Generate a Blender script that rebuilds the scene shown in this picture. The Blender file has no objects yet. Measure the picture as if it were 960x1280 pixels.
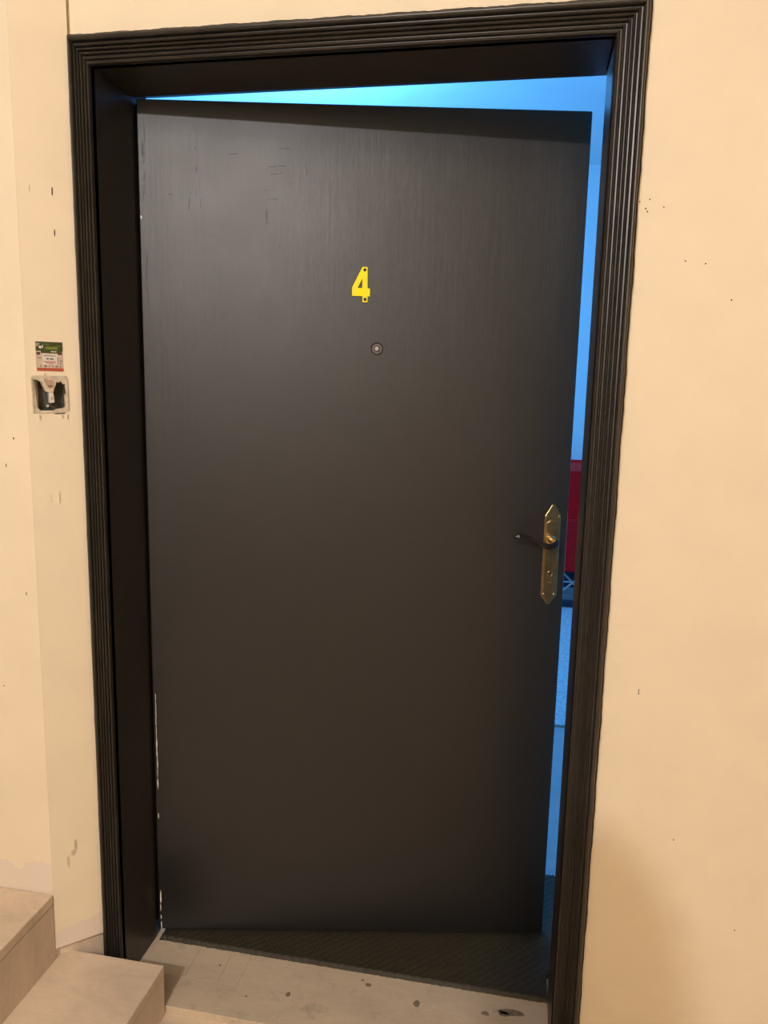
import bpy, bmesh, math, random
from mathutils import Vector, Matrix
random.seed(4)
scene = bpy.context.scene
COL = scene.collection

# ------------------------------------------------------------------ camera
F_PX = 959.8
CAM = Vector((0.8937, -1.5101, 1.4384))
YAW, PITCH, ROLL = 0.1854, -0.1626, 0.0226
fw = Vector((-math.sin(YAW) * math.cos(PITCH), math.cos(YAW) * math.cos(PITCH), math.sin(PITCH)))
r0 = Vector((math.cos(YAW), math.sin(YAW), 0))
u0 = r0.cross(fw)
rt = r0 * math.cos(ROLL) + u0 * math.sin(ROLL)
up = -r0 * math.sin(ROLL) + u0 * math.cos(ROLL)
cd = bpy.data.cameras.new('camera')
cd.sensor_fit = 'VERTICAL'
cd.sensor_height = 24.0
cd.lens = F_PX * 24.0 / 1280.0
cd.clip_start = 0.02
cam = bpy.data.objects.new('camera', cd)
COL.objects.link(cam)
m = Matrix((rt, up, -fw)).transposed().to_4x4()
m.translation = CAM
cam.matrix_world = m
scene.camera = cam

# ------------------------------------------------------------------ world, lights, exposure
w = bpy.data.worlds.new('world')
scene.world = w
w.use_nodes = True
w.node_tree.nodes['Background'].inputs[0].default_value = (0, 0, 0, 1)
w.node_tree.nodes['Background'].inputs[1].default_value = 0.0
scene.view_settings.view_transform = 'Standard'
scene.view_settings.look = 'None'
scene.view_settings.gamma = 1.0
scene.view_settings.exposure = 0.0
scene.view_settings.use_curve_mapping = False

LAMP = (0.30, -3.0, 2.62)          # warm stairwell lamp behind the photographer
LAMP_W = 170.0
LAMP_C = (1.0, 0.965, 1.0)
BLUE = (-0.35, 2.3, 2.25)          # blue lamp of the room behind the door, hidden by the leaf
BLUE_W = 110.0
BLUE_C = (0.10, 0.42, 1.0)


def point_light(name, loc, power, col, rad):
    d = bpy.data.lights.new(name, 'POINT')
    d.energy = power
    d.color = col
    d.shadow_soft_size = rad
    o = bpy.data.objects.new(name, d)
    o.location = loc
    COL.objects.link(o)
    return o


point_light('stairwell_lamp_offscreen', LAMP, LAMP_W, LAMP_C, 0.022)
point_light('room_lamp_behind_door', BLUE, BLUE_W, BLUE_C, 0.08)


# ------------------------------------------------------------------ helpers
def tag(o, label=None, cat=None, group=None, kind=None):
    if label: o['label'] = label
    if cat: o['category'] = cat
    if group: o['group'] = group
    if kind: o['kind'] = kind
    return o


def empty(name, loc=(0, 0, 0), rz=0.0):
    o = bpy.data.objects.new(name, None)
    o.location = loc
    o.rotation_euler = (0, 0, rz)
    o.empty_display_size = 0.05
    COL.objects.link(o)
    return o


def link(name, bm, mat, parent=None, smooth=False, bevel=0.0, seg=2):
    me = bpy.data.meshes.new(name)
    bmesh.ops.recalc_face_normals(bm, faces=bm.faces)
    bm.to_mesh(me)
    bm.free()
    me.materials.append(mat)
    if smooth:
        for p in me.polygons: p.use_smooth = True
    o = bpy.data.objects.new(name, me)
    COL.objects.link(o)
    if parent: o.parent = parent
    if bevel:
        b = o.modifiers.new('bevel', 'BEVEL')
        b.width = bevel
        b.segments = seg
        b.limit_method = 'ANGLE'
        b.angle_limit = math.radians(40)
    return o


def box(bm, x0, x1, y0, y1, z0, z1):
    v = [bm.verts.new(c) for c in ((x0, y0, z0), (x1, y0, z0), (x1, y1, z0), (x0, y1, z0),
                                   (x0, y0, z1), (x1, y0, z1), (x1, y1, z1), (x0, y1, z1))]
    for f in ((0, 3, 2, 1), (4, 5, 6, 7), (0, 1, 5, 4), (1, 2, 6, 5), (2, 3, 7, 6), (3, 0, 4, 7)):
        bm.faces.new([v[i] for i in f])


def bx(*a):
    bm = bmesh.new()
    box(bm, *a)
    return bm


def lathe(bm, prof, n=24, origin=(0, 0, 0), axis='-y'):
    """prof: list of (radius, height along axis)."""
    rings = []
    o = Vector(origin)
    for r, h in prof:
        ring = []
        for i in range(n):
            a = 2 * math.pi * i / n
            c, s = r * math.cos(a), r * math.sin(a)
            if axis == '-y': p = Vector((c, -h, s))
            elif axis == 'z': p = Vector((c, s, h))
            else: p = Vector((h, c, s))
            ring.append(bm.verts.new(o + p))
        rings.append(ring)
    for a, b in zip(rings, rings[1:]):
        for i in range(n):
            bm.faces.new((a[i], a[(i + 1) % n], b[(i + 1) % n], b[i]))
    bm.faces.new(rings[0])
    bm.faces.new(list(reversed(rings[-1])))


def tube(bm, pts, rad, n=12, flat=1.0, upv=Vector((0, 0, 1))):
    """swept tube; rad may be list; flat squashes along upv."""
    P = [Vector(p) for p in pts]
    R = rad if isinstance(rad, (list, tuple)) else [rad] * len(P)
    rings = []
    for i, p in enumerate(P):
        t = (P[min(i + 1, len(P) - 1)] - P[max(i - 1, 0)]).normalized()
        s = t.cross(upv)
        if s.length < 1e-4: s = t.cross(Vector((1, 0, 0)))
        s.normalize()
        k = s.cross(t).normalized()
        rings.append([bm.verts.new(p + s * R[i] * math.cos(2 * math.pi * j / n) + k * R[i] * flat * math.sin(2 * math.pi * j / n)) for j in range(n)])
    for a, b in zip(rings, rings[1:]):
        for i in range(n):
            bm.faces.new((a[i], a[(i + 1) % n], b[(i + 1) % n], b[i]))
    bm.faces.new(rings[0])
    bm.faces.new(list(reversed(rings[-1])))


def smooth_path(pts, k=6):
    """Catmull-Rom through points (tuples of any length)."""
    P = [pts[0]] + list(pts) + [pts[-1]]
    out = []
    for i in range(1, len(P) - 2):
        for j in range(k):
            t = j / k
            out.append(tuple(0.5 * ((2 * b) + (c - a) * t + (2 * a - 5 * b + 4 * c - d) * t * t + (-a + 3 * b - 3 * c + d) * t ** 3)
                             for a, b, c, d in zip(P[i - 1], P[i], P[i + 1], P[i + 2])))
    out.append(tuple(pts[-1]))
    return out


def plate(name, outlines, y_back, y_front, mat, parent=None, bevel=0.0):
    """flat plate in the xz plane with holes, from outlines (first outer, rest holes), facing -y."""
    cu = bpy.data.curves.new(name, 'CURVE')
    cu.dimensions = '2D'
    cu.fill_mode = 'BOTH'
    th = abs(y_back - y_front)
    cu.extrude = th / 2
    for pts in outlines:
        s = cu.splines.new('POLY')
        s.points.add(len(pts) - 1)
        for q, (x, z) in zip(s.points, pts): q.co = (x, z, 0, 1)
        s.use_cyclic_u = True
    tmp = bpy.data.objects.new(name, cu)
    COL.objects.link(tmp)
    dg = bpy.context.evaluated_depsgraph_get()
    me = bpy.data.meshes.new_from_object(tmp.evaluated_get(dg))
    bpy.data.objects.remove(tmp)
    bpy.data.curves.remove(cu)
    me.name = name
    ym = (y_back + y_front) / 2
    for v in me.vertices:
        x, z, d = v.co
        v.co = (x, ym - d, z)
    bm = bmesh.new()
    bm.from_mesh(me)
    bmesh.ops.remove_doubles(bm, verts=bm.verts, dist=1e-6)
    bpy.data.meshes.remove(me)
    return link(name, bm, mat, parent, bevel=bevel)


def circle(cx, cz, r, n=20, sx=1.0):
    return [(cx + sx * r * math.cos(2 * math.pi * i / n), cz + r * math.sin(2 * math.pi * i / n)) for i in range(n)]


# ------------------------------------------------------------------ materials
class NT:
    def __init__(self, name):
        self.m = bpy.data.materials.new(name)
        self.m.use_nodes = True
        self.t = self.m.node_tree
        self.b = self.t.nodes['Principled BSDF']
        self.co = self.t.nodes.new('ShaderNodeTexCoord')

    def n(self, typ, **kw):
        nd = self.t.nodes.new(typ)
        for k, v in kw.items(): setattr(nd, k, v)
        return nd

    def l(self, a, b): self.t.links.new(a, b)

    def mapped(self, scale=(1, 1, 1), rot=(0, 0, 0), loc=(0, 0, 0)):
        mp = self.n('ShaderNodeMapping')
        mp.inputs['Scale'].default_value = scale
        mp.inputs['Rotation'].default_value = rot
        mp.inputs['Location'].default_value = loc
        self.l(self.co.outputs['Object'], mp.inputs[0])
        return mp.outputs[0]

    def noise(self, scale, detail=4, rough=0.55, vec=None, dist=0.0):
        nz = self.n('ShaderNodeTexNoise')
        nz.inputs['Scale'].default_value = scale
        nz.inputs['Detail'].default_value = detail
        nz.inputs['Roughness'].default_value = rough
        nz.inputs['Distortion'].default_value = dist
        self.l(vec or self.co.outputs['Object'], nz.inputs['Vector'])
        return nz.outputs['Fac']

    def ramp(self, fac, stops):
        r = self.n('ShaderNodeValToRGB')
        while len(r.color_ramp.elements) < len(stops): r.color_ramp.elements.new(0.5)
        for e, (p, c) in zip(r.color_ramp.elements, stops):
            e.position = p
            e.color = c if len(c) == 4 else (*c, 1)
        self.l(fac, r.inputs[0])
        return r.outputs[0]

    def math(self, op, a, b=None, clamp=False):
        nd = self.n('ShaderNodeMath', operation=op, use_clamp=clamp)
        for i, v in enumerate((a, b)):
            if v is None: continue
            if isinstance(v, (int, float)): nd.inputs[i].default_value = v
            else: self.l(v, nd.inputs[i])
        return nd.outputs[0]

    def mix(self, fac, a, b, mode='MIX'):
        nd = self.n('ShaderNodeMix', data_type='RGBA', blend_type=mode)
        if isinstance(fac, (int, float)): nd.inputs[0].default_value = fac
        else: self.l(fac, nd.inputs[0])
        for i, v in ((6, a), (7, b)):
            if isinstance(v, tuple): nd.inputs[i].default_value = (*v[:3], 1)
            else: self.l(v, nd.inputs[i])
        return nd.outputs[2]

    def color(self, c):
        if isinstance(c, tuple): self.b.inputs['Base Color'].default_value = (*c[:3], 1)
        else: self.l(c, self.b.inputs['Base Color'])

    def rough(self, r):
        if isinstance(r, (int, float)): self.b.inputs['Roughness'].default_value = r
        else: self.l(r, self.b.inputs['Roughness'])

    def bump(self, h, strength=0.3, dist=0.002):
        bp = self.n('ShaderNodeBump')
        bp.inputs['Strength'].default_value = strength
        bp.inputs['Distance'].default_value = dist
        self.l(h, bp.inputs['Height'])
        if self.b.inputs['Normal'].is_linked:
            self.l(self.b.inputs['Normal'].links[0].from_socket, bp.inputs['Normal'])
        self.l(bp.outputs[0], self.b.inputs['Normal'])


def simple(name, c, rough=0.5, metal=0.0, spec=0.5, var=0.12, scale=40):
    k = NT(name)
    f = k.noise(scale, 3)
    dk = tuple(x * (1 - var) for x in c)
    lt = tuple(min(1, x * (1 + var)) for x in c)
    k.color(k.ramp(f, [(0.3, dk), (0.7, lt)]))
    k.rough(rough)
    k.b.inputs['Metallic'].default_value = metal
    k.b.inputs['Specular IOR Level'].default_value = spec
    return k.m


def wall_paint(name, base, peel_z=None, peel_c=(0.73, 0.62, 0.51)):
    k = NT(name)
    big = k.noise(1.6, 3)
    mid = k.noise(9, 5, 0.6)
    c = k.ramp(big, [(0.3, tuple(x * 0.95 for x in base)), (0.7, base)])
    c = k.mix(0.35, c, k.ramp(mid, [(0.35, tuple(x * 0.93 for x in base)), (0.65, tuple(min(1, x * 1.04) for x in base))]))
    # rubbed, slightly dirtier scuffs
    scuff = k.ramp(k.noise(3.2, 6, 0.7, k.mapped((1, 1, 0.6), loc=(3, 1, 2))), [(0.62, (0, 0, 0)), (0.74, (1, 1, 1))])
    sf = k.n('ShaderNodeRGBToBW'); k.l(scuff, sf.inputs[0])
    c = k.mix(k.math('MULTIPLY', sf.outputs[0], 0.22), c, tuple(x * y for x, y in zip(base, (0.8, 0.74, 0.66))))
    if peel_z:
        sx = k.n('ShaderNodeSeparateXYZ'); k.l(k.co.outputs['Object'], sx.inputs[0])
        nz = k.noise(14, 5, 0.65)
        edge = k.math('ADD', sx.outputs[2], k.math('MULTIPLY', k.math('SUBTRACT', nz, 0.5), 0.12))
        pm = k.math('LESS_THAN', edge, peel_z)
        c = k.mix(pm, c, peel_c)
        k.bump(pm, 0.4, -0.0015)
    k.color(c)
    k.rough(0.62)
    k.b.inputs['Specular IOR Level'].default_value = 0.25
    k.bump(k.noise(55, 4, 0.6), 0.18, 0.0015)
    k.bump(k.noise(5, 3, 0.5), 0.25, 0.006)
    return k.m


def gloss_paint(name, c, rough, brush=0.3, spec=0.5, vert=True):
    """dark brushed gloss paint."""
    k = NT(name)
    v = k.mapped((90, 90, 4) if vert else (4, 90, 90))
    br = k.noise(1.0, 4, 0.6, v)
    bl = k.noise(22, 4, 0.6)
    k.color(k.ramp(bl, [(0.3, tuple(x * 0.8 for x in c)), (0.7, tuple(x * 1.2 for x in c))]))
    mott = k.noise(4.0, 5, 0.65)
    k.rough(k.math('ADD', rough - 0.05, k.math('MULTIPLY', mott, 0.10)))
    k.b.inputs['Specular IOR Level'].default_value = spec
    k.bump(br, brush, 0.0006)
    k.bump(k.noise(60, 3, 0.6), brush * 0.8, 0.0006)
    k.bump(k.noise(3.0, 3, 0.5), 0.12, 0.004)
    k.bump(k.noise(14, 3, 0.55, k.mapped((1.6, 1.6, 0.5))), 0.16, 0.0022)
    return k.m


def marble(name, c, dirt=(0.35, 0.29, 0.2), amount=0.5, rough=0.45):
    k = NT(name)
    a = k.noise(5, 6, 0.6, k.mapped((1, 2.2, 1), (0, 0, 0.3)), 0.6)
    col = k.ramp(a, [(0.25, tuple(x * 0.84 for x in c)), (0.5, c), (0.75, tuple(min(1, x * 1.1) for x in c))])
    vn = k.ramp(k.noise(9, 5, 0.65, k.mapped((1, 3, 1), (0, 0, 0.2), (1, 2, 0)), 1.2), [(0.46, (0, 0, 0)), (0.5, (1, 1, 1)), (0.54, (0, 0, 0))])
    bw = k.n('ShaderNodeRGBToBW'); k.l(vn, bw.inputs[0])
    col = k.mix(k.math('MULTIPLY', bw.outputs[0], 0.16), col, tuple(x * 0.62 for x in c))
    d = k.ramp(k.noise(16, 6, 0.7, k.mapped((1, 1, 1), loc=(4, 2, 1))), [(0.56, (0, 0, 0)), (0.72, (1, 1, 1))])
    dw = k.n('ShaderNodeRGBToBW'); k.l(d, dw.inputs[0])
    col = k.mix(k.math('MULTIPLY', dw.outputs[0], amount), col, dirt)
    k.color(col)
    k.rough(rough)
    k.bump(a, 0.08, 0.002)
    return k.m


M = {}
M['wall'] = wall_paint('cream_wall_paint', (0.80, 0.68, 0.49))
M['wall_peel'] = wall_paint('cream_wall_paint_peeling', (0.80, 0.68, 0.49), 0.345)
M['splay'] = wall_paint('cream_splay_paint', (0.80, 0.68, 0.49), 0.19, (0.73, 0.62, 0.51))
M['ceiling'] = simple('ceiling_paint', (0.74, 0.66, 0.53), 0.8, var=0.04, scale=3)
M['room'] = simple('white_room_paint', (0.82, 0.84, 0.86), 0.8, var=0.03, scale=3)
M['door'] = gloss_paint('dark_brown_door_paint', (0.0070, 0.0066, 0.0064), 0.46, 0.42, 0.65)
M['frame'] = gloss_paint('dark_brown_frame_paint', (0.030, 0.025, 0.0185), 0.36, 0.2, 0.55)
M['step'] = marble('beige_marble_step', (0.70, 0.555, 0.405), amount=0.22)
M['sill'] = marble('worn_sill_marble', (0.60, 0.485, 0.345), (0.20, 0.16, 0.105), 0.5)
M['tar'] = simple('old_tar_spot', (0.22, 0.175, 0.115), 0.7, var=0.4, scale=120)
M['floor_in'] = marble('inner_room_floor', (0.36, 0.38, 0.4), (0.2, 0.2, 0.22), 0.3, 0.45)
M['rug'] = simple('pale_rug', (0.50, 0.52, 0.55), 0.9, var=0.25, scale=60)
M['mat'] = simple('black_rubber_mat', (0.040, 0.032, 0.017), 0.6, spec=0.35)
M['yellow'] = simple('yellow_enamel', (0.95, 0.84, 0.004), 0.5, spec=0.2, var=0.03)
M['screw'] = simple('dark_screw', (0.03, 0.02, 0.012), 0.5, 0.6)
M['steel'] = simple('worn_steel', (0.55, 0.52, 0.46), 0.35, 0.9)
M['brass'] = simple('aged_brass', (0.43, 0.32, 0.16), 0.32, 1.0, var=0.2, scale=60)
M['brass_lite'] = simple('bright_brass', (0.72, 0.52, 0.25), 0.25, 1.0, var=0.1)
M['black_metal'] = simple('black_lever', (0.02, 0.017, 0.015), 0.18, 0.3)
M['black'] = simple('black_gasket', (0.012, 0.010, 0.008), 0.5)
M['lens'] = simple('peephole_lens', (0.42, 0.40, 0.33), 0.25, 0.0, var=0.1)
M['brown_ring'] = simple('aged_ring', (0.13, 0.112, 0.09), 0.45, 0.0)
M['chip'] = simple('bare_wood_chip', (0.75, 0.70, 0.62), 0.7)
M['dark_chip'] = simple('dark_gouge', (0.10, 0.06, 0.03), 0.8)
M['plaster'] = simple('rough_plaster', (0.56, 0.465, 0.335), 0.85, var=0.2, scale=80)
M['plaster_brown'] = simple('bare_plaster', (0.40, 0.27, 0.17), 0.85, var=0.3, scale=90)
M['hole'] = simple('box_interior', (0.075, 0.068, 0.050), 0.8, var=0.3, scale=80)
M['white_plastic'] = simple('white_plastic', (0.62, 0.57, 0.50), 0.45, var=0.06)
M['paper'] = simple('sticker_paper', (0.52, 0.40, 0.30), 0.5, var=0.05)
M['print_green'] = simple('print_dark_green', (0.035, 0.052, 0.008), 0.45, var=0.3, scale=300)
M['print_lime'] = simple('print_lime', (0.15, 0.19, 0.02), 0.45, var=0.2, scale=400)
M['print_dark'] = simple('print_dark', (0.08, 0.055, 0.035), 0.45, var=0.5, scale=500)
M['print_grey'] = simple('print_grey', (0.30, 0.25, 0.19), 0.45, var=0.4, scale=500)
M['print_red'] = simple('print_red', (0.42, 0.075, 0.03), 0.45, var=0.15, scale=200)
M['red'] = simple('red_fabric', (0.85, 0.008, 0.010), 0.8, spec=0.15, var=0.1)
M['pink'] = simple('pink_fabric', (0.95, 0.05, 0.045), 0.8, spec=0.15, var=0.05)
M['navy'] = simple('navy_fabric', (0.03, 0.03, 0.05), 0.7)
M['tube'] = simple('pale_tube', (0.6, 0.55, 0.55), 0.4, 0.3)

# ------------------------------------------------------------------ structure
W, H, D = 1.0035, 2.05, 0.16          # clear opening, depth of the front jamb
T = 0.02                              # casing stands proud of the wall
YB = 0.225                            # back of the door wall
FL = -0.018                           # landing floor
SX0, SY0 = -0.0448, -0.012            # splay meets casing
SX1, SY1 = -0.1225, -0.085            # splay outer corner
CE = 3.1                              # stairwell ceiling

# wall with the door: above the frame and right of it
bm = bmesh.new()
box(bm, SX0 - 0.10, 1.040, 0.0, YB, 2.088, CE)
box(bm, 1.040, 4.4, 0.0, YB, FL - 0.1, CE)
wall_back = tag(link('wall_back', bm, M['wall']), kind='structure')

# wall left of the splay, facing the stairs
wl = tag(link('wall_left', bx(-2.6, SX1 - 0.0003, SY1, YB, -0.1, CE), M['wall_peel']), kind='structure')


# splayed wall face between wall_left and the frame, with a socket hole
sv = Vector((SX0 - SX1, SY0 - SY1, 0))
SL = sv.length
sd = sv.normalized()                   # along the splay towards the door
sn = Vector((sd.y, -sd.x, 0))          # out of the splay, towards the viewer


def sp(s, z, off=0.0):                 # s measured from the casing (negative = away from it)
    return Vector((SX0, SY0, 0)) + sd * s + sn * off + Vector((0, 0, z))


HS0, HS1, HZ0, HZ1 = -0.094, -0.031, 1.372, 1.436
bm = bmesh.new()
ss = [-SL, HS0, HS1, 0.0]
zz = [0.136, HZ0, HZ1, CE]
g = [[bm.verts.new(sp(s, z, 0.0)) for s in ss] for z in zz]
for i in range(3):
    for j in range(3):
        if i == 1 and j == 1: continue
        bm.faces.new((g[i][j], g[i][j + 1], g[i + 1][j + 1], g[i + 1][j]))
# returns of the plaster: hole sides, underside, casing side
hb = [bm.verts.new(sp(s, z, -0.03)) for s, z in ((HS0, HZ0), (HS1, HZ0), (HS1, HZ1), (HS0, HZ1))]
hf = [g[1][1], g[1][2], g[2][2], g[2][1]]
for i in range(4):
    bm.faces.new((hf[i], hf[(i + 1) % 4], hb[(i + 1) % 4], hb[i]))
lb = [bm.verts.new(sp(s, 0.136, -0.016)) for s in ss]
for j in range(3):
    bm.faces.new((g[0][j], g[0][j + 1], lb[j + 1], lb[j]))
rb = [bm.verts.new(sp(0.0, z, -0.05)) for z in zz]
for i in range(3):
    bm.faces.new((g[i][3], g[i + 1][3], rb[i + 1], rb[i]))
ws = tag(link('wall_splay', bm, M['splay']), kind='structure')
bm = bmesh.new()
a = [bm.verts.new(sp(s, z, o)) for o in (-0.012, -0.04) for s, z in ((-SL - 0.004, -0.05), (0.0, -0.05), (0.0, 0.145), (-SL - 0.004, 0.145))]
for f in ((0, 1, 2, 3), (7, 6, 5, 4), (0, 4, 5, 1), (1, 5, 6, 2), (2, 6, 7, 3), (3, 7, 4, 0)):
    bm.faces.new([a[i] for i in f])
link('bare_foot', bm, M['step'], ws)

# other stairwell surfaces
tag(link('floor', bx(-0.13, 4.4, -3.7, 0.0, FL - 0.1, FL), M['step']), kind='structure')
tag(link('ceiling', bx(-0.75, 4.5, -3.8, YB, CE, CE + 0.1), M['ceiling']), kind='structure')
tag(link('wall_right', bx(4.4, 4.5, -3.8, YB, FL - 0.1, CE), M['wall']), kind='structure')
tag(link('wall_front', bx(-0.75, 4.5, -3.8, -3.7, FL - 0.1, CE), M['wall']), kind='structure')

# door sill: pieces of one worn stone
SY = -0.046
sill = tag(empty('floor_sill', (0.5, 0.05, 0)), kind='structure')


def stone(name, x0, x1, y0, y1, z1, mat):
    o = link(name, bx(x0 - 0.5, x1 - 0.5, y0 - 0.05, y1 - 0.05, -0.10, z1), mat, sill, bevel=0.0012)
    return o


stone('sill_stone', -0.038, 0.130, 0.0458, 0.30, 0.0, M['sill'])
stone('sill_stone', 0.1302, 0.216, 0.0458, 0.30, 0.0, M['sill'])
stone('sill_stone', 0.2162, 0.266, 0.0458, 0.30, 0.0, M['sill'])
stone('sill_stone', -0.120, 0.392, SY, 0.0455, 0.0, M['sill'])
bm = bmesh.new()
L6 = [(0.2662, 0.0458), (0.3922, 0.0458), (0.3922, SY), (1.075, SY), (1.075, 0.0), (1.0395, 0.0), (1.0395, 0.30), (0.2662, 0.30)]
tp = [bm.verts.new((x - 0.5, y - 0.05, 0.0)) for x, y in L6]
bt = [bm.verts.new((x - 0.5, y - 0.05, -0.1)) for x, y in L6]
bm.faces.new(tp)
bm.faces.new(list(reversed(bt)))
for i in range(8): bm.faces.new((tp[i], bt[i], bt[(i + 1) % 8], tp[(i + 1) % 8]))
link('sill_stone', bm, M['sill'], sill)
bm = bmesh.new()
for cx, cy, rx, ry in ((0.922, 0.106, 0.030, 0.010), (0.905, 0.098, 0.012, 0.008), (0.576, 0.116, 0.007, 0.006), (0.560, 0.128, 0.004, 0.003), (0.395, 0.047, 0.006, 0.007), (0.70, 0.085, 0.008, 0.010), (0.86, 0.09, 0.010, 0.006), (0.30, 0.02, 0.003, 0.002), (0.20, 0.10, 0.003, 0.004)):
    a_, b_ = [], []
    for i in range(11):
        t = 2 * math.pi * i / 11
        k = 1 + random.uniform(-0.18, 0.18)
        a_.append(bm.verts.new((cx - 0.5 + rx * k * math.cos(t), cy - 0.05 + ry * k * math.sin(t), 0.0004)))
        b_.append(bm.verts.new((cx - 0.5 + rx * 1.1 * k * math.cos(t), cy - 0.05 + ry * 1.1 * k * math.sin(t), -0.0003)))
    bm.faces.new(a_)
    for i in range(11): bm.faces.new((a_[i], b_[i], b_[(i + 1) % 11], a_[(i + 1) % 11]))
tag(link('tar_spots', bm, M['tar'], sill), kind='stuff')

# staircase going up beside the door
st = tag(empty('floor_stairs', (0, -0.6, FL)), kind='structure')
RISE, GO = 0.165, 0.25
for i in range(9):
    z1 = 0.110 + i * RISE - FL
    x1 = 0.1285 - i * GO
    yb = -0.0505 if i == 0 else SY1 - 0.0015
    x0 = x1 - GO - 0.03 if i < 8 else -2.6
    y0, y1 = -1.25 + 0.6, yb + 0.6
    link('tread', bx(x0, x1, y0, y1, z1 - 0.024, z1), M['step'], st, bevel=0.0025)
    zr = 0.0 if i == 0 else z1 - RISE - 0.02
    link('riser', bx(x1 - 0.022, x1 - 0.001, y0, y1, zr, z1 - 0.0255), M['step'], st, bevel=0.001)

# unseen post added behind the viewer to cast a shadow right of the door
bm = bmesh.new()
lathe(bm, [(0.058, 0), (0.058, 1.90), (0.062, 1.905), (0.062, 1.955), (0.052, 2.00), (0.03, 2.035), (0.005, 2.045)], 24, (0.515, -2.15, FL), 'z')
tag(link('shadow_caster_post', bm, M['frame'], smooth=False), kind='structure')

# ---- room behind the door
RX0, RX1, RY1, RZ = -1.9, 2.3, 4.2, 2.96
tag(link('floor_inner', bx(RX0, RX1, 0.30, RY1, -0.1, 0.0), M['floor_in']), kind='structure')
tag(link('ceiling_inner', bx(RX0 - .1, RX1 + .1, YB, RY1 + .1, RZ, RZ + 0.1), M['room']), kind='structure')
tag(link('wall_inner_back', bx(RX0 - .1, RX1 + .1, RY1, RY1 + 0.1, -0.1, RZ), M['room']), kind='structure')
tag(link('wall_inner_left', bx(RX0 - 0.1, RX0, YB, RY1, -0.1, RZ), M['room']), kind='structure')
tag(link('wall_inner_right', bx(RX1, RX1 + 0.1, YB, RY1, -0.1, RZ), M['room']), kind='structure')

# ------------------------------------------------------------------ door frame
RB = 0.020                            # rebate for the leaf
fr = tag(empty('trim_door_frame', (W / 2, 0, 0)), kind='structure')
OX = -W / 2


def fbox(name, boxes, bev=0.002):
    bm = bmesh.new()
    for b in boxes: box(bm, b[0] + OX, b[1] + OX, *b[2:])
    return link(name, bm, M['frame'], fr, bevel=bev)


fbox('jamb', [(-0.0385, 0.0, -0.008, D, 0.0, H + 0.036), ])
fbox('jamb_rebate', [(-0.0385, -0.0025, D, YB, 0.0, H + 0.036)])
fbox('jamb', [(W, W + 0.036, -0.008, D, 0.0, H + 0.036)])
fbox('jamb_rebate', [(W + RB, W + 0.036, D, YB, 0.0, H + 0.036)])
fbox('head_jamb', [(0.0005, W - 0.0005, -0.008, D, H, H + 0.036)])
fbox('head_rebate', [(-RB, W + RB, D, YB, H + RB, H + 0.036)])

# fluted casing: profile (distance outwards, projection)
prof = [(0.0, -0.006), (0.0, 0.012)]
CWID = 0.0575


def ridge(c, hw, base, top, n=4):
    for i in range(n + 1):
        a = math.pi * i / n
        prof.append((c - hw * math.cos(a), base + (top - base) * math.sin(a)))


ridge(0.0046, 0.0030, 0.0085, 0.0150, 6)
ridge(0.0130, 0.0030, 0.0085, 0.0165, 6)
ridge(0.0215, 0.0030, 0.0090, 0.0175, 6)
ridge(0.0290, 0.0026, 0.0095, 0.0185, 6)
ridge(0.0370, 0.0030, 0.0100, 0.0195, 6)
ridge(0.0495, 0.0064, 0.0105, 0.0230, 8)
prof += [(CWID, 0.014), (CWID, -0.006)]


def wob(t, s):
    return 0.0011 * (math.sin(t * 31 + s) * 0.5 + math.sin(t * 77 + 2.1 * s) * 0.35 + math.sin(t * 173 + s * 3) * 0.35)


def casing(side):
    bm = bmesh.new()
    N = 120
    rows = []
    wmax = 0.0445 if side == 'left' else CWID
    for i in range(N + 1):
        t = i / N
        row = []
        for k, (pw, ph) in enumerate(prof):
            pw2 = pw * wmax / CWID
            if pw > 0.052:
                pw2 += wob(t * 2, {'left': 1.0, 'top': 2.0, 'right': 3.3}[side])
            if side == 'left':
                x, z = -pw2, t * (H + pw)
            elif side == 'right':
                x, z = W + pw2, t * (H + pw)
            else:
                lo, hi = -pw * 0.0445 / CWID, W + pw
                x, z = lo + t * (hi - lo), H + pw2
            row.append(bm.verts.new((x + OX, -ph, z)))
        rows.append(row)
    for a, b in zip(rows, rows[1:]):
        for k in range(len(prof) - 1):
            bm.faces.new((a[k], a[k + 1], b[k + 1], b[k]))
    bm.faces.new(rows[0])
    bm.faces.new(list(reversed(rows[-1])))
    o = link('casing', bm, M['frame'], fr, smooth=True)
    o.data.set_sharp_from_angle(angle=math.radians(50))
    return o


for s in ('left', 'top', 'right'): casing(s)

# ------------------------------------------------------------------ door leaf
HX, TH, WD, ZT, ZB, DT = 0.0067, 0.1992, 1.0053, 2.0480, 0.0235, 0.045
door = tag(empty('door_1', (HX, D, 0), TH),
           'dark brown gloss-painted door standing ajar with a yellow number four', kind='structure')
link('door_leaf', bx(0, WD, 0, DT, ZB, ZT), M['door'], door, bevel=0.0025)

# yellow number with two fixing holes
k4 = 0.0000975
q4 = lambda x, y: (0.509 + (x - 485) * k4, 1.704 - (y - 255) * k4)
outer = [q4(*p) for p in ((418, 255), (540, 255), (548, 735), (606, 735), (606, 915), (550, 915), (552, 1055), (432, 1055), (428, 915), (184, 915), (184, 722))]
tri = [q4(*p) for p in ((422, 515), (422, 730), (312, 730))]
num = plate('number_plate', [outer, tri], -0.0001, -0.0030, M['yellow'], door, 0.0004)
tag(num, 'yellow numeral four')
for c in ((478, 322), (493, 988)):
    x, z = q4(*c)
    bm = bmesh.new()
    lathe(bm, [(0.0036, 0.0029), (0.0036, 0.0036), (0.0028, 0.0042)], 14, (x, 0, z))
    link('screw', bm, M['screw'], num)

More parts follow.
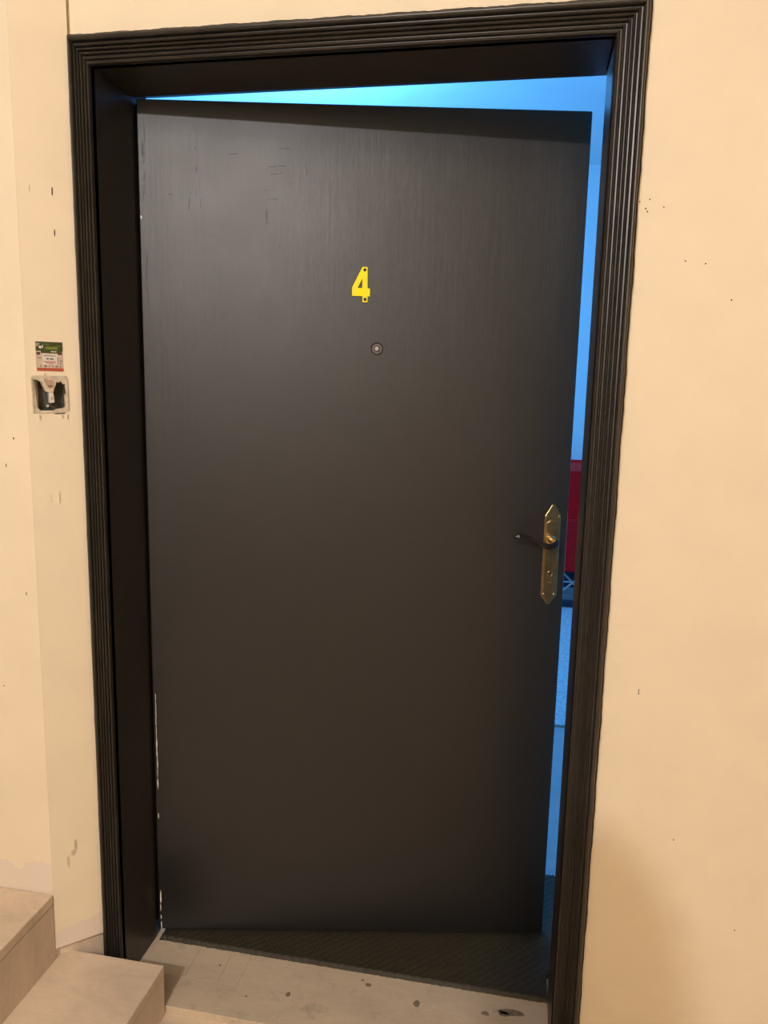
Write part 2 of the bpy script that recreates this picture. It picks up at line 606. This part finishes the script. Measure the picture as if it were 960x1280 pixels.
# peephole
px, pz = 0.539, 1.523
bm = bmesh.new()
lathe(bm, [(0.0140, -0.001), (0.0140, 0.003), (0.0128, 0.0042), (0.0113, 0.0040), (0.0108, 0.002)], 32, (px, 0, pz))
pe = link('peephole', bm, M['black'], door, smooth=False)
bm = bmesh.new()
lathe(bm, [(0.0112, 0.001), (0.0112, 0.0024), (0.0075, 0.0026), (0.0070, 0.0022)], 28, (px, 0, pz))
ri = link('ring', bm, M['brown_ring'], pe)
bm = bmesh.new()
lathe(bm, [(0.0078, 0.0024), (0.0076, 0.0032), (0.0056, 0.0032), (0.0054, 0.0028)], 24, (px, 0, pz))
link('inner_rim', bm, M['black'], pe)
bm = bmesh.new()
lathe(bm, [(0.0052, 0.002), (0.0050, 0.0034), (0.0034, 0.0042), (0.0016, 0.0046), (0.0003, 0.0047)], 20, (px, 0, pz))
link('lens', bm, M['lens'], pe, smooth=True)

# lock plate with lever
pc = 0.9690
hw = 0.0195


def backplate(hw, z0, z1, pt, pb, n=0):
    return [(pc - hw, z0), (pc - hw, z1), (pc - hw * 0.62, z1 + pt * 0.42), (pc - hw * 0.18, z1 + pt), (pc + hw * 0.18, z1 + pt), (pc + hw * 0.62, z1 + pt * 0.42), (pc + hw, z1), (pc + hw, z0),
            (pc + hw * 0.62, z0 - pb * 0.42), (pc + hw * 0.18, z0 - pb), (pc - hw * 0.18, z0 - pb), (pc - hw * 0.62, z0 - pb * 0.42)]


bp = plate('lock_plate', [backplate(hw, 0.944, 1.141, 0.027, 0.022)], -0.0001, -0.0040, M['brass'], door, 0.0018)
tag(bp, 'aged brass lock plate')
hi = 0.0150
arc = [(pc - hi, 0.957), (pc - hi, 1.118)] + [(pc + hi * math.cos(a), 1.118 + 0.012 * math.sin(a)) for a in (math.pi * 0.83, math.pi * 0.66, math.pi * 0.5, math.pi * 0.33, math.pi * 0.17)] + \
      [(pc + hi, 1.118), (pc + hi, 0.957)] + [(pc + hi * math.cos(a), 0.957 - 0.006 * math.sin(a)) for a in (math.pi * 0.25, math.pi * 0.5, math.pi * 0.75)]
KX, KZ = pc - 0.001, 1.000
key = [(KX + 0.0072 * math.cos(a), KZ + 0.0072 * math.sin(a)) for a in [math.radians(-55 + 290 * i / 16) for i in range(17)]] + [(KX - 0.0046, KZ - 0.0235), (KX + 0.0046, KZ - 0.0235)]
plate('raised_panel', [arc, key], -0.0030, -0.0072, M['brass'], bp, 0.0022)
bm = bmesh.new()
lathe(bm, [(0.0052, 0.0030), (0.0052, 0.0064), (0.0045, 0.0068)], 20, (KX, 0, KZ))
box(bm, KX - 0.0026, KX + 0.0026, -0.0062, -0.003, KZ - 0.0212, KZ - 0.003)
cyl = link('lock_cylinder', bm, M['brass'], bp)
link('keyhole_recess', bx(KX - 0.009, KX + 0.009, -0.0050, -0.0038, KZ - 0.0245, KZ + 0.009), M['brass'], bp)
link('key_slot', bx(KX - 0.0006, KX + 0.0006, -0.0071, -0.0060, KZ - 0.0042, KZ + 0.0042), M['black'], bp)
for (x, z) in ((pc - 0.0125, 0.9475), (pc + 0.0125, 0.9475), (pc + 0.0150, 1.1390), (pc - 0.0150, 1.1390)):
    bm = bmesh.new()
    lathe(bm, [(0.0028, 0.0030), (0.0027, 0.0043), (0.0015, 0.0050)], 12, (x, 0, z))
    link('screw', bm, M['brass_lite'], bp)
LZ = 1.082
bm = bmesh.new()
lathe(bm, [(0.0115, 0.0068), (0.0115, 0.0100), (0.0090, 0.0120), (0.0085, 0.030), (0.0085, 0.046)], 20, (pc - 0.002, 0, LZ))
link('lever_neck', bm, M['brass_lite'], bp)
path = smooth_path([(pc + 0.004, -0.044, LZ + 0.004, 0.0068), (pc - 0.003, -0.050, LZ - 0.003, 0.0085), (pc - 0.018, -0.053, LZ - 0.007, 0.0078), (pc - 0.036, -0.053, LZ - 0.0005, 0.0060),
                    (pc - 0.056, -0.052, LZ + 0.0095, 0.0052), (pc - 0.075, -0.051, LZ + 0.0165, 0.0050), (pc - 0.090, -0.051, LZ + 0.0165, 0.0056), (pc - 0.098, -0.051, LZ + 0.0135, 0.0048), (pc - 0.102, -0.051, LZ + 0.012, 0.0020)], 6)
bm = bmesh.new()
tube(bm, [p[:3] for p in path], [p[3] for p in path], 14, 0.9)
lv = link('lever', bm, M['black_metal'], bp, smooth=True)
tag(lv, 'black curved lever handle')
bm = bmesh.new()
lathe(bm, [(0.0030, 0.0), (0.0034, 0.0012), (0.0022, 0.0022)], 14, (pc - 0.0905, -0.0555, LZ + 0.0165))
link('lever_tip_cap', bm, M['steel'], bp)

# latch edge plate, hinges, paint chips on the leaf
link('latch_plate', bx(WD - 0.0001, WD + 0.0025, 0.010, 0.034, 0.93, 1.15), M['steel'], door, bevel=0.0005)
for z0 in (1.80, 1.02, 0.22):
    bm = bmesh.new()
    lathe(bm, [(0.0065, 0), (0.0065, 0.10)], 14, (-0.002, DT + 0.007, z0), 'z')
    box(bm, -0.0030, 0.0, 0.026, DT + 0.004, z0, z0 + 0.10)
    link('hinge', bm, M['frame'], door)


def chips(name, spots, mat, parent, y, th=0.0004):
    """thin paint flakes; every flake is a prism with irregular outline facing -y."""
    bm = bmesh.new()
    for cx, cz, rx, rz in spots:
        n = 9
        top, bot = [], []
        for i in range(n):
            a = 2 * math.pi * i / n
            k = 1 + random.uniform(-0.3, 0.3)
            x, z = cx + rx * k * math.cos(a), cz + rz * k * math.sin(a)
            top.append(bm.verts.new((x, y - th, z)))
            bot.append(bm.verts.new((x, y + th * 0.5, z)))
        bm.faces.new(top)
        for i in range(n):
            bm.faces.new((top[i], top[(i + 1) % n], bot[(i + 1) % n], bot[i]))
    return tag(link(name, bm, mat, parent), kind='stuff')


spots = []
z = 0.677
while z > 0.442:
    h = random.uniform(0.010, 0.022)
    spots.append((0.0072 + random.uniform(-0.0006, 0.0006), z - h, random.uniform(0.0006, 0.0013), h))
    z -= h * 1.9
spots += [(0.0065, 0.345, 0.0014, 0.007), (0.0068, 0.115, 0.0018, 0.018), (0.0060, 0.085, 0.0012, 0.010), (0.0065, 0.058, 0.0014, 0.006), (0.0068, 0.036, 0.0013, 0.012), (0.0045, 1.80, 0.0016, 0.004)]
chips('paint_chip', spots, M['chip'], door, 0.0)
# raised drips and dents of old paint
spots = [(0.128, 1.948, 0.002, 0.004), (0.130, 1.905, 0.0018, 0.006), (0.070, 1.850, 0.006, 0.0014), (0.285, 1.812, 0.0018, 0.010), (0.286, 1.795, 0.0012, 0.004), (0.315, 1.745, 0.0015, 0.003), (0.375, 1.905, 0.001, 0.010), (0.477, 1.706, 0.001, 0.005)]
chips('paint_pit', spots, M['black'], door, 0.0, 0.0003)
spots = [(0.436 + 0.010 * t - 0.006 * t * t, 1.645 + 0.065 * t, 0.0016, 0.007) for t in (0, 0.2, 0.4, 0.6, 0.8, 1.0)]
spots += [(0.120 + random.uniform(-0.012, 0.018), 1.855 + random.uniform(-0.03, 0.03), 0.0012, random.uniform(0.004, 0.010)) for _ in range(9)]
spots += [(0.012 + random.uniform(-0.003, 0.004), random.uniform(1.62, 1.99), 0.0014, random.uniform(0.005, 0.016)) for _ in range(22)]
spots += [(random.uniform(0.2, 0.34), random.uniform(1.83, 1.97), random.uniform(0.003, 0.012), 0.0012) for _ in range(9)]
chips('paint_drip', spots, M['door'], door, 0.0, 0.0011)

# ------------------------------------------------------------------ doormat
MX0, MX1, MY0, MY1 = 0.012, W + 0.13, 0.150, 0.640
bm = bmesh.new()
NX, NY = 284, 124
rows = []
for j in range(NY + 1):
    row = []
    for i in range(NX + 1):
        x = MX0 + (MX1 - MX0) * i / NX
        y = MY0 + (MY1 - MY0) * j / NY
        a = math.sin((x * 1.0 + y * 1.0) * 2 * math.pi / 0.0135)
        b = math.sin((x * 1.0 - y * 1.0) * 2 * math.pi / 0.0240)
        z = 0.0105 + 0.0022 * a + 0.0010 * b
        if y < 0.232: x = min(x, W - 0.001)
        if j in (0, NY) or i in (0, NX):
            z = 0.0006
            if j == 0: y += random.uniform(-0.0012, 0.0012)
        row.append(bm.verts.new((x - 0.5, y - 0.45, z)))
    rows.append(row)
for a, b in zip(rows, rows[1:]):
    for i in range(NX):
        bm.faces.new((a[i], a[i + 1], b[i + 1], b[i]))
mat_o = link('doormat', bm, M['mat'], smooth=True)
mat_o.location = (0.5, 0.45, 0)
tag(mat_o, 'black coarse woven doormat lying on the sill under the open door', 'doormat')

# ------------------------------------------------------------------ sticker and open socket box on the splay
def splay_obj(name, rects, mat, parent, off0, off1):
    bm = bmesh.new()
    for s0, s1, z0, z1 in rects:
        v = [bm.verts.new(sp(s, z, o)) for o in (off1, off0) for s, z in ((s0, z0), (s1, z0), (s1, z1), (s0, z1))]
        for f in ((0, 1, 2, 3), (7, 6, 5, 4), (0, 4, 5, 1), (1, 5, 6, 2), (2, 6, 7, 3), (3, 7, 4, 0)):
            bm.faces.new([v[i] for i in f])
    o = link(name, bm, mat, parent)
    return o


A0, A1, B0, B1 = -0.0865, -0.0345, 1.4530, 1.5125      # sticker s and z limits
sx = lambda px: A0 + (px - 135) / (768 - 135) * (A1 - A0)
sz = lambda py: B1 - (py - 140) / (855 - 140) * (B1 - B0)
R = lambda x0, x1, y0, y1: (sx(x0), sx(x1), sz(y1), sz(y0))
stk = tag(empty('advert_sticker', sp(-0.06, 1.48)), 'small printed advert sticker with green top and red foot above the open socket box', 'sticker')
splay_children = []


def so(name, rects, mat, o0, o1, parent=stk):
    o = splay_obj(name, rects, mat, None, o0, o1)
    splay_children.append((o, parent))
    return o


so('paper', [(A0, A1, B0, B1)], M['paper'], 0.0001, 0.0006)
so('header_band', [R(135, 768, 140, 365), R(250, 740, 365, 415)], M['print_green'], 0.0005, 0.0008)
so('header_print', [R(360, 650, 255, 325), R(330, 450, 190, 208), R(640, 740, 230, 244)], M['print_lime'], 0.0007, 0.0010)
so('header_picture', [R(140, 200, 165, 260), R(205, 235, 180, 215)], M['print_grey'], 0.0007, 0.0010)
so('white_mark', [R(215, 268, 245, 305), R(485, 620, 362, 385), R(285, 310, 225, 290)], M['white_plastic'], 0.0007, 0.0010)
for q in (R(150, 235, 390, 460), R(640, 745, 380, 450)): so('side_picture', [q], M['print_dark'], 0.0007, 0.0010)
for q in (R(155, 265, 515, 550), R(675, 750, 580, 610), R(690, 715, 620, 700)): so('side_panel', [q], M['print_grey'], 0.0005, 0.0008)
so('text_panel', [R(285, 660, 440, 690)], M['white_plastic'], 0.0005, 0.0007)
so('text_line', [R(310, 600, 470, 486), R(375, 430, 535, 568), R(455, 545, 540, 570), R(635, 650, 500, 690)], M['print_dark'], 0.0006, 0.0009)
so('text_line', [R(300, 590, 612, 630), R(350, 585, 645, 662), R(430, 520, 672, 682)], M['print_red'], 0.0006, 0.0009)
so('small_mark', [R(228, 250, 710, 745), R(325, 375, 712, 750), R(420, 455, 725, 742), R(500, 540, 725, 742), R(585, 640, 722, 748), R(680, 730, 730, 748)], M['print_dark'], 0.0005, 0.0008)
so('footer_band', [R(150, 768, 775, 850)], M['print_red'], 0.0005, 0.0008)

sb = tag(empty('socket_box', sp(-0.0625, 1.40)), 'open wall socket box with broken plaster and bare wires, cover missing', 'socket')
# recessed tray
bm = bmesh.new()
i0, i1, j0, j1 = HS0 + 0.001, HS1 - 0.001, HZ0 + 0.001, HZ1 - 0.001
fr_ = [bm.verts.new(sp(s, z, -0.003)) for s, z in ((i0, j0), (i1, j0), (i1, j1), (i0, j1))]
bk_ = [bm.verts.new(sp(s, z, -0.026)) for s, z in ((i0 + .002, j0 + .002), (i1 - .002, j0 + .002), (i1 - .002, j1 - .002), (i0 + .002, j1 - .002))]
bm.faces.new(bk_)
for i in range(4): bm.faces.new((fr_[i], fr_[(i + 1) % 4], bk_[(i + 1) % 4], bk_[i]))
o = link('back_box', bm, M['hole']); splay_children.append((o, sb))


def splay_poly(name, pts, mat, o0, o1, parent):
    bm = bmesh.new()
    f = [bm.verts.new(sp(s, z, o1)) for s, z in pts]
    b = [bm.verts.new(sp(s, z, o0)) for s, z in pts]
    bm.faces.new(f)
    bm.faces.new(list(reversed(b)))
    n = len(pts)
    for i in range(n): bm.faces.new((f[i], b[i], b[(i + 1) % n], f[(i + 1) % n]))
    bmesh.ops.triangulate(bm, faces=[x for x in bm.faces if len(x.verts) > 4])
    o = link(name, bm, mat)
    splay_children.append((o, parent))
    return o


# crop pixel (960 = 60 photo px) to splay coordinates
ts = lambda x: -0.096 + (x - 120) / (825 - 120) * 0.068
tz = lambda y: 1.4405 - (y - 100) / (830 - 100) * 0.0735
PP = lambda L: [(ts(x), tz(y)) for x, y in L]
# broken plaster that narrows the hole: hanging tongue at the top, ragged left, right and bottom edges
def splay_strip(name, A, B, mat, o0, o1, parent):
    """band of quads between two outlines, with thickness."""
    bm = bmesh.new()
    n = len(A)
    fa, fb, ba, bb = ([bm.verts.new(sp(*q, o)) for q in L] for L, o in ((A, o1), (B, o1), (A, o0), (B, o0)))
    for i in range(n - 1):
        bm.faces.new((fa[i], fa[i + 1], fb[i + 1], fb[i]))
        bm.faces.new((ba[i + 1], ba[i], bb[i], bb[i + 1]))
        bm.faces.new((fb[i], fb[i + 1], bb[i + 1], bb[i]))
        bm.faces.new((fa[i + 1], fa[i], ba[i], ba[i + 1]))
    bm.faces.new((fa[0], fb[0], bb[0], ba[0]))
    bm.faces.new((fa[-1], ba[-1], bb[-1], fb[-1]))
    o = link(name, bm, mat)
    splay_children.append((o, parent))
    return o


low = [(150, 165), (200, 150), (290, 190), (330, 280), (380, 385), (430, 400), (530, 400), (545, 330), (585, 250), (600, 175), (640, 205), (690, 170), (740, 235), (800, 215)]
splay_strip('plaster_tongue', PP([(x, 90) for x, y in low]), PP(low), M['plaster'], -0.014, 0.0012, sb)
splay_poly('bare_plaster', PP([(350, 140), (520, 150), (560, 230), (520, 320), (440, 330), (390, 250)]), M['plaster_brown'], 0.0010, 0.0016, sb)
inn = [(150, 160), (170, 430), (190, 700), (260, 790), (340, 805), (470, 800), (590, 745), (720, 730), (770, 700), (760, 460), (785, 420), (775, 200)]
out = [(112, 160), (112, 430), (112, 720), (180, 840), (340, 840), (470, 840), (590, 840), (720, 840), (832, 780), (832, 460), (832, 420), (832, 200)]
splay_strip('plaster_lip', PP(out), PP(inn), M['plaster'], -0.012, 0.0008, sb)
splay_poly('plaster_ridge', PP([(95, 95), (128, 95), (132, 830), (105, 835)]), M['plaster'], 0.0, 0.0035, sb)
splay_poly('plaster_ridge', PP([(795, 120), (825, 120), (830, 760), (805, 760)]), M['plaster'], 0.0, 0.0030, sb)
splay_poly('plaster_ridge', PP([(120, 70), (800, 60), (805, 110), (125, 120)]), M['plaster'], 0.0, 0.0022, sb)
splay_poly('terminal_block', PP([(435, 310), (520, 310), (548, 610), (450, 620)]), M['white_plastic'], -0.018, -0.0005, sb)
splay_poly('terminal_screw', PP([(478, 495), (515, 495), (515, 560), (478, 560)]), M['steel'], -0.001, 0.0006, sb)
splay_poly('wire_end', PP([(415, 665), (445, 665), (445, 710), (415, 710)]), M['white_plastic'], -0.026, -0.012, sb)
splay_poly('rust_mark', PP([(435, 268), (520, 268), (520, 292), (435, 292)]), M['dark_chip'], 0.0012, 0.0019, sb)
splay_poly('crack', PP([(520, 835), (740, 815), (745, 840), (560, 850)]), M['dark_chip'], 0.0005, 0.0011, sb)
# plaster runs under the box and above it
for (a, b, c, d) in ((225, 250, 870, 960), (675, 705, 860, 930), (785, 805, 860, 950), (355, 385, 10, 60)):
    splay_poly('plaster_run', PP([(a, c), (b, c), ((a + b) / 2 + 6, d), ((a + b) / 2 - 6, d)]), M['plaster'], 0.0, 0.0025, sb)
for o, p in splay_children:
    o.parent = p
    o.matrix_parent_inverse = Matrix.Translation(p.location).inverted()

# ------------------------------------------------------------------ marks on the walls
pts = [(1.082, 1.779), (1.076, 1.763), (1.065, 1.775), (1.079, 1.758), (1.107, 1.765), (1.151, 1.672), (1.186, 1.667), (1.235, 1.604), (1.13, 0.85), (1.22, 0.548), (1.352, 0.367)]
chips('paint_speck', [(x, z, 0.0013, 0.0015) for x, z in pts] + [(1.13, 0.856, 0.0007, 0.006)], M['dark_chip'], wall_back, 0.0)
chips('plaster_nick', [(1.08, 0.955, 0.02, 0.0016), (1.085, 0.91, 0.018, 0.0013), (1.09, 0.99, 0.025, 0.0012), (1.32, 0.719, 0.003, 0.002), (1.321, 0.488, 0.003, 0.002)], M['wall'], wall_back, 0.0, 0.0012)
pts = [(-0.159, 1.314, 0.0018, 0.0025), (-0.18, 1.256, 0.001, 0.004), (-0.149, 0.982, 0.001, 0.004), (-0.217, 0.768, 0.0014, 0.0014)]
chips('paint_speck', pts, M['dark_chip'], wl, SY1)
for s, z, a, b, mt, th in ((-0.041, 1.809, 0.0016, 0.010, 'dark_chip', 0.0005), (-0.083, 1.809, 0.0012, 0.006, 'plaster', 0.001), (-0.040, 1.73, 0.0014, 0.008, 'dark_chip', 0.0005),
                           (-0.055, 0.385, 0.0022, 0.014, 'plaster', 0.003), (-0.062, 0.365, 0.0035, 0.008, 'plaster', 0.003), (-0.072, 0.345, 0.002, 0.012, 'plaster', 0.002), (-0.075, 1.19, 0.006, 0.008, 'splay', 0.002), (-0.055, 1.19, 0.0012, 0.012, 'splay', 0.0025)):
    o = splay_poly('plaster_chip', [(s + a * (1 + random.uniform(-.3, .3)) * math.cos(2 * math.pi * i / 9), z + b * (1 + random.uniform(-.3, .3)) * math.sin(2 * math.pi * i / 9)) for i in range(9)], M[mt], -0.0005, th, ws)
    o.parent = ws

# ------------------------------------------------------------------ things in the blue room
rug = link('rug', bx(-0.9, 1.1, -1.05, 0.80, 0.0, 0.012), M['rug'], bevel=0.004)
rug.location = (0.75, 2.76, 0.0)
tag(rug, 'pale rug on the floor of the blue-lit room', 'rug')

ch = tag(empty('folding_chair', (1.18, 3.87, 0)), 'red fabric folding chair with crossed pale tubes in the blue-lit room', 'chair')


def cb(name, b, mat, bev=0.01):
    return link(name, bx(*b), M[mat], ch, bevel=bev)


cb('backrest', (-0.26, 0.26, 0.06, 0.10, 0.50, 0.965), 'red', 0.02)
cb('top_band', (-0.262, 0.262, 0.052, 0.06, 0.885, 0.945), 'pink', 0.003)
cb('seat', (-0.26, 0.26, -0.24, 0.10, 0.44, 0.50), 'pink', 0.02)
cb('seat_skirt', (-0.262, 0.262, -0.262, -0.242, 0.245, 0.60), 'red', 0.01)
cb('under_panel', (-0.24, 0.24, 0.02, 0.04, 0.07, 0.44), 'navy', 0.004)
for a, b in ((-1, 1), (1, -1)):
    bm = bmesh.new()
    tube(bm, [(0.045 + 0.10 * a, -0.20, 0.06), (0.045 + 0.10 * b, -0.20, 0.26)], 0.007, 10)
    link('crossed_tube', bm, M['tube'], ch, smooth=True)
bm = bmesh.new()
tube(bm, [(-0.24, -0.205, 0.165), (0.24, -0.205, 0.165)], 0.006, 10)
link('cross_rail', bm, M['tube'], ch, smooth=True)
for x in (-0.24, 0.24):
    for y in (-0.23, 0.09):
        bm = bmesh.new()
        tube(bm, [(x, y, 0.0), (x, y, 0.46 if y < 0 else 0.90)], 0.010, 10)
        link('leg', bm, M['tube'], ch, smooth=True)
cb('base_rail', (-0.25, 0.25, -0.245, -0.215, 0.0, 0.045), 'navy', 0.006)
